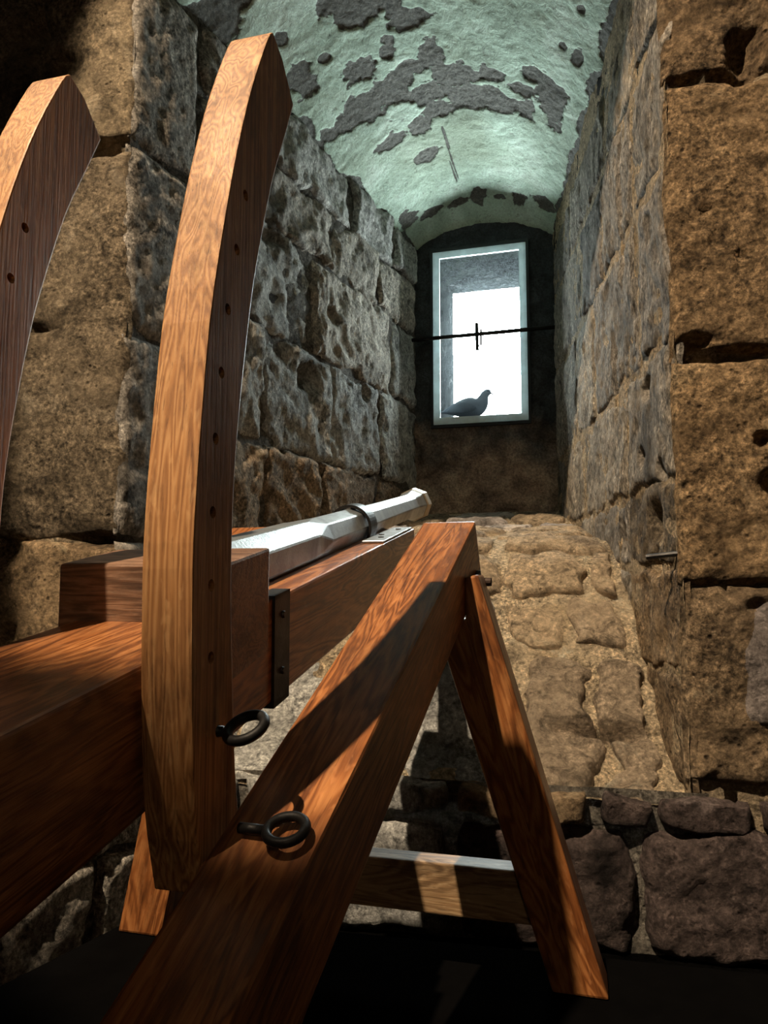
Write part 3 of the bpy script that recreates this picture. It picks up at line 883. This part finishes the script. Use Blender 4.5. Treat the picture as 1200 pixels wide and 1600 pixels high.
# curved elevation posts
POST = [(.768, .752), (.742, .85), (.7295, .98), (.7265, 1.06), (.7255, 1.14), (.733, 1.245), (.751, 1.40), (.779, 1.525), (.812, 1.645), (.852, 1.758), (.900, 1.862), (.917, 1.884),
        (.953, 1.868), (.997, 1.825), (.962, 1.748), (.920, 1.655), (.876, 1.52), (.856, 1.44), (.834, 1.321), (.822, 1.228), (.818, 1.129), (.821, 1.05), (.828, .97), (.838, .873), (.852, .80), (.868, .742)]
def dense(poly):
    out = []
    n = len(poly)
    sharp = {0, 11, 12, 13, 25}
    for i in range(n):
        p0, p1, p2, p3 = [V(poly[k % n]).to_2d() for k in (i - 1, i, i + 1, i + 2)]
        out.append(p1)
        if i in sharp and (i + 1) % n in sharp: continue
        if i in sharp: p0 = p1 * 2 - p2
        if (i + 1) % n in sharp: p3 = p2 * 2 - p1
        for t in (1 / 3, 2 / 3):
            out.append(0.5 * ((2 * p1) + (p2 - p0) * t + (2 * p0 - 5 * p1 + 4 * p2 - p3) * t * t + (3 * p1 - p0 - 3 * p2 + p3) * t ** 3))
    return out
HOLES = [(.838, 1.597), (.816, 1.514), (.795, 1.429), (.782, 1.346), (.771, 1.264), (.768, 1.177), (.768, 1.093), (.771, 1.011), (.792, .925)]
def post(a_left, a_w=0.063):
    # local frame: X up along the grain, Y forward, Z to the left
    org = Gp(a_left + a_w, 0.78, 0.75)
    mw = frame_matrix(org, UP, FW, -RT)
    bm = prism_bm([(z - 0.75, b - 0.78, 0) for (b, z) in dense(POST)], (0, 0, a_w))
    bmesh.ops.recalc_face_normals(bm, faces=bm.faces)
    bevel(bm, 0.0025, 2, 0.9)
    cut = bmesh.new()
    for (b, z) in HOLES:
        rod_bm((z - 0.75, b - 0.78, -0.02), (z - 0.75, b - 0.78, a_w + 0.02), 0.0072, 14, cut)
    bmesh.ops.recalc_face_normals(cut, faces=cut.faces)
    cm = bpy.data.meshes.new('cut'); cut.to_mesh(cm); cut.free()
    co = bpy.data.objects.new('cut', cm); COL.objects.link(co)
    o = bm_obj('elevation_post', bm, M['wood_arc'], car, False, mw)
    co.matrix_world = mw
    md = o.modifiers.new('holes', 'BOOLEAN'); md.object = co; md.operation = 'DIFFERENCE'; md.solver = 'EXACT'
    bpy.context.view_layer.update()
    me = bpy.data.meshes.new_from_object(o.evaluated_get(bpy.context.evaluated_depsgraph_get()))
    o.modifiers.clear(); o.data = me
    bpy.data.objects.remove(co)
    return o
post(-0.4737)
post(-0.815)

# front trestle: two splayed legs and the stretcher between them
ZP = 0.3165                                               # top of the platform
def leg(poly, mat):
    pts = [Gp(a, 1.51, z) for a, z in poly]
    ax = (pts[2] - pts[1]).normalized()                      # down the leg
    y = (RT - ax * RT.dot(ax)).normalized(); z = ax.cross(y)
    mw = frame_matrix(pts[1], ax, y, z); inv = mw.inverted()
    bm = prism_bm([inv @ p for p in pts], inv.to_3x3() @ (FW * 0.09))
    bmesh.ops.recalc_face_normals(bm, faces=bm.faces)
    bevel(bm, 0.005)
    return bm_obj('leg', bm, mat, car, False, mw)
leg([(-.232, 1.104), (-.206, 1.110), (.031, ZP), (-.073, ZP), (-.298, 1.018), (-.232, 1.018)], M['wood'])
leg([(-.838, 1.104), (-.864, 1.110), (-1.020, ZP), (-.914, ZP), (-.77, 1.018), (-.838, 1.018)], M['wood'])
local_box('stretcher', 0.81, 0.055, 0.100, M['wood_pale'], car, frame_matrix(Gp(-0.915, 1.525, 0.427), RT, FW, UP), 0.004)

# pivot bolt at the head of the right beam
bm = bmesh.new()
pb = BE + BRT * (BW + 0.0) - BD * 0.065 - BN * 0.118
o = local_box('washer', 0.036, 0.010, 0.040, M['iron'], car, frame_matrix(pb + BRT * 0.010 - BD * 0.018 - BN * 0.02, BD, -BRT, BN), 0.002)
bm = rod_bm(pb, pb + BRT * 0.034, 0.0095, 12); bevel(bm, 0.002); bm_obj('bolt', bm, M['rust'], car)

# ---- the gun itself
SL = 0.1757
def top(b): return 1.004 + SL * (b - 0.737)
gun = empty('cannon', Gp(-0.606, 1.9, top(1.9) - 0.16), 'octagonal grey steel cannon barrel in a red-brown oak stock aimed at the window', 'cannon')
AS, AW = -0.479, 0.266
GD = (FW + UP * SL).normalized(); GN = RT.cross(GD)
def gpt(a, b, h=0.0): return RT * a + FW * b + UP * (top(b) + h)
# stock
org = gpt(AS, 0.20)
mw = frame_matrix(org, GD, -RT, GN)
inv = mw.inverted()
SH = 0.155
bm = prism_bm([inv @ gpt(AS, 0.20), inv @ gpt(AS, 2.14), inv @ gpt(AS, 2.14, -0.10), inv @ gpt(AS, 2.10, -0.150), inv @ gpt(AS, 1.0, -0.163), inv @ gpt(AS, 0.20, -0.180)], (0, AW, 0))
bmesh.ops.recalc_face_normals(bm, faces=bm.faces); 
for vt in bm.verts:                                       # the stock narrows towards its nose
    if vt.co.y > 0.1: vt.co.y -= 0.055 * min(1, max(0, (vt.co.x - 0.9) / 0.6))
bevel(bm, 0.005)
bm_obj('stock', bm, M['wood'], gun, False, mw)
# breech block let into it
b0, b1 = 0.936, 1.078
pts = [gpt(AS + 0.004, b0, -0.085), gpt(AS + 0.004, b1, -0.075), gpt(AS + 0.004, b1, 0.086), gpt(AS + 0.004, b0, 0.084)]
mwb = frame_matrix(pts[0], -RT, GD, RT.cross(GD)); ib = mwb.inverted()
bm = prism_bm([ib @ p for p in pts], (AW + 0.010, 0, 0)); bmesh.ops.recalc_face_normals(bm, faces=bm.faces); bevel(bm, 0.005)
bm_obj('breech_block', bm, M['wood_worn'], gun, False, mwb)['label'] = 'worn dark breech block set across the stock'
# iron strap round the stock
def strap(b0, b1, t=0.005):
    bm = bmesh.new()
    for (a0, a1, h0, h1) in ((AS, AS + t, -0.165, 0.006), (AS - 0.028, AS + t, 0.0, 0.006), (AS - AW - t, AS + t, -0.171, -0.163), (AS - AW - t, AS - AW, -0.165, 0.006)):
        vv = [bm.verts.new(gpt(a, b, h)) for b in (b0, b1) for (a, h) in ((a0, h0), (a1, h0), (a1, h1), (a0, h1))]
        for f in ((0, 1, 2, 3), (7, 6, 5, 4), (0, 4, 5, 1), (1, 5, 6, 2), (2, 6, 7, 3), (3, 7, 4, 0)):
            bm.faces.new([vv[i] for i in f])
    bevel(bm, 0.0015, 1)
    return bm
so = bm_obj('strap', strap(1.098, 1.160), M['iron'], gun)
for hh in (-0.03, -0.12):
    bm = rod_bm(gpt(AS + 0.004, 1.13, hh), gpt(AS + 0.009, 1.13, hh), 0.007, 10, r2=0.005); bm_obj('rivet', bm, M['iron'], so)
# barrel
mwg = frame_matrix(gpt(-0.603, 1.06, 0.032), GD, -RT, GN)
def barrel():
    # distance along the axis, radius over the corners, turn of the octagon
    st = [(0.0, .062, 0.5), (0.44, .058, 0.5), (0.47, .0565, 0.5), (0.56, .053, 0.0), (0.60, .0525, 0.0), (0.86, .051, 0.0), (1.05, .0475, 0.0), (1.48, .0455, 0.0), (1.54, .046, 0.0), (1.62, .058, 0.0)]
    bm = bmesh.new(); rows = []
    for (x, r, tw) in st:
        rows.append([bm.verts.new((x, r * math.cos((k + tw) * math.pi / 4), r * math.sin((k + tw) * math.pi / 4))) for k in range(8)])
    for i in range(len(rows) - 1):
        for k in range(8):
            a, b, c, d = rows[i][k], rows[i][(k + 1) % 8], rows[i + 1][(k + 1) % 8], rows[i + 1][k]
            if st[i][2] != st[i + 1][2]:
                bm.faces.new((a, b, c)); bm.faces.new((a, c, d))
            else:
                bm.faces.new((a, b, c, d))
    bm.faces.new(rows[0]); bm.faces.new(rows[-1][::-1])
    bmesh.ops.recalc_face_normals(bm, faces=bm.faces)
    bevel(bm, 0.0025, 1, 0.3)
    ob = bm_obj('barrel', bm, M['steel'], gun, False, mwg)
    bm = bmesh.new(); rows = []
    for (x, r) in ((1.62, .0585), (1.635, .062), (1.685, .062), (1.692, .059), (1.692, .030), (1.57, .030)):
        rows.append([bm.verts.new((x, r * math.cos(k * math.pi / 4), r * math.sin(k * math.pi / 4))) for k in range(8)])
    for i in range(len(rows) - 1):
        for k in range(8):
            bm.faces.new((rows[i][k], rows[i][(k + 1) % 8], rows[i + 1][(k + 1) % 8], rows[i + 1][k]))
    bm.faces.new(rows[-1][::-1])
    mo = bm_obj('muzzle', bm, M['muzzle'], ob, False, mwg); mo['label'] = 'flared muzzle of brassy tone'
    return ob
bo = barrel()
bm = bmesh.new(); rows = []
for (x, r) in ((0.845, .0535), (0.845, .0615), (0.905, .0615), (0.905, .0525)):
    rows.append([bm.verts.new((x, r * math.cos(k * math.pi / 24), r * math.sin(k * math.pi / 24))) for k in range(48)])
for i in range(4):
    for k in range(48):
        bm.faces.new((rows[i][k], rows[i][(k + 1) % 48], rows[(i + 1) % 4][(k + 1) % 48], rows[(i + 1) % 4][k]))
bm_obj('barrel_band', bm, M['iron'], gun, False, mwg)
# steel plate on the nose of the stock
bm = prism_bm([inv @ gpt(AS - 0.062, 1.80, 0.001), inv @ gpt(AS - 0.004, 1.80, 0.001), inv @ gpt(AS - 0.004, 2.12, 0.001), inv @ gpt(AS - 0.062, 2.12, 0.001)], (0, 0, 0.006))
bmesh.ops.recalc_face_normals(bm, faces=bm.faces); bevel(bm, 0.0015, 1)
pl_ = bm_obj('nose_plate', bm, M['plate'], gun, False, mw)
for bb, aa in ((1.87, -0.03), (1.93, -0.045), (2.06, -0.03)):
    bm = rod_bm(gpt(AS + aa, bb, 0.006), gpt(AS + aa, bb, 0.0085), 0.008, 12); bm_obj('hole_disc', bm, M['hole'], pl_)  # dark discs stand in for the shaded holes of the plate

# ring pins
def ring_pin(label, root, tip, centre, axis_u, axis_v, rad=0.026, thick=0.0062):
    e = empty('ring_pin', root, label, 'pin')
    bm = rod_bm(root, tip, 0.0062, 12); bm_obj('shank', bm, M['iron'], e, True)
    u = V(axis_u).normalized(); v = (V(axis_v) - u * V(axis_v).dot(u)).normalized()
    bm = torus_bm(rad, thick); bm_obj('ring', bm, M['iron'], e, True, frame_matrix(centre, u, v, u.cross(v)))
    return e
ring_pin('black iron ring pin pushed through the lowest hole of the front curved post',
         Gp(-0.440, .792, .925), Gp(-0.404, .792, .925), Gp(-0.375, .790, .931), RT + UP * 0.2, FW + UP * 0.55, rad=0.0225)
r2c = V((-0.106, 0.846, 0.8135))+ BN * 0.009
ring_pin('black iron ring standing on the top face of the right sloping beam', r2c - BRT * 0.06 - BN * 0.002, r2c - BRT * 0.030 - BN * 0.002, r2c + BN * 0.004, BRT, BD + FW * 0.3, rad=0.022, thick=0.0058)

# rusty peg in the right side of the embrasure
pp = mpD(np.array(0.05), np.array(1.182), np.array(-0.02)); pq = mpD(np.array(0.09), np.array(1.170), np.array(0.085))
bm = rod_bm(pp, pq, 0.0085, 8); bevel(bm, 0.002, 1)
o = bm_obj('iron_peg', bm, M['iron'])
tag(o, 'short rusty iron peg sticking out of the right wall of the recess', 'peg')
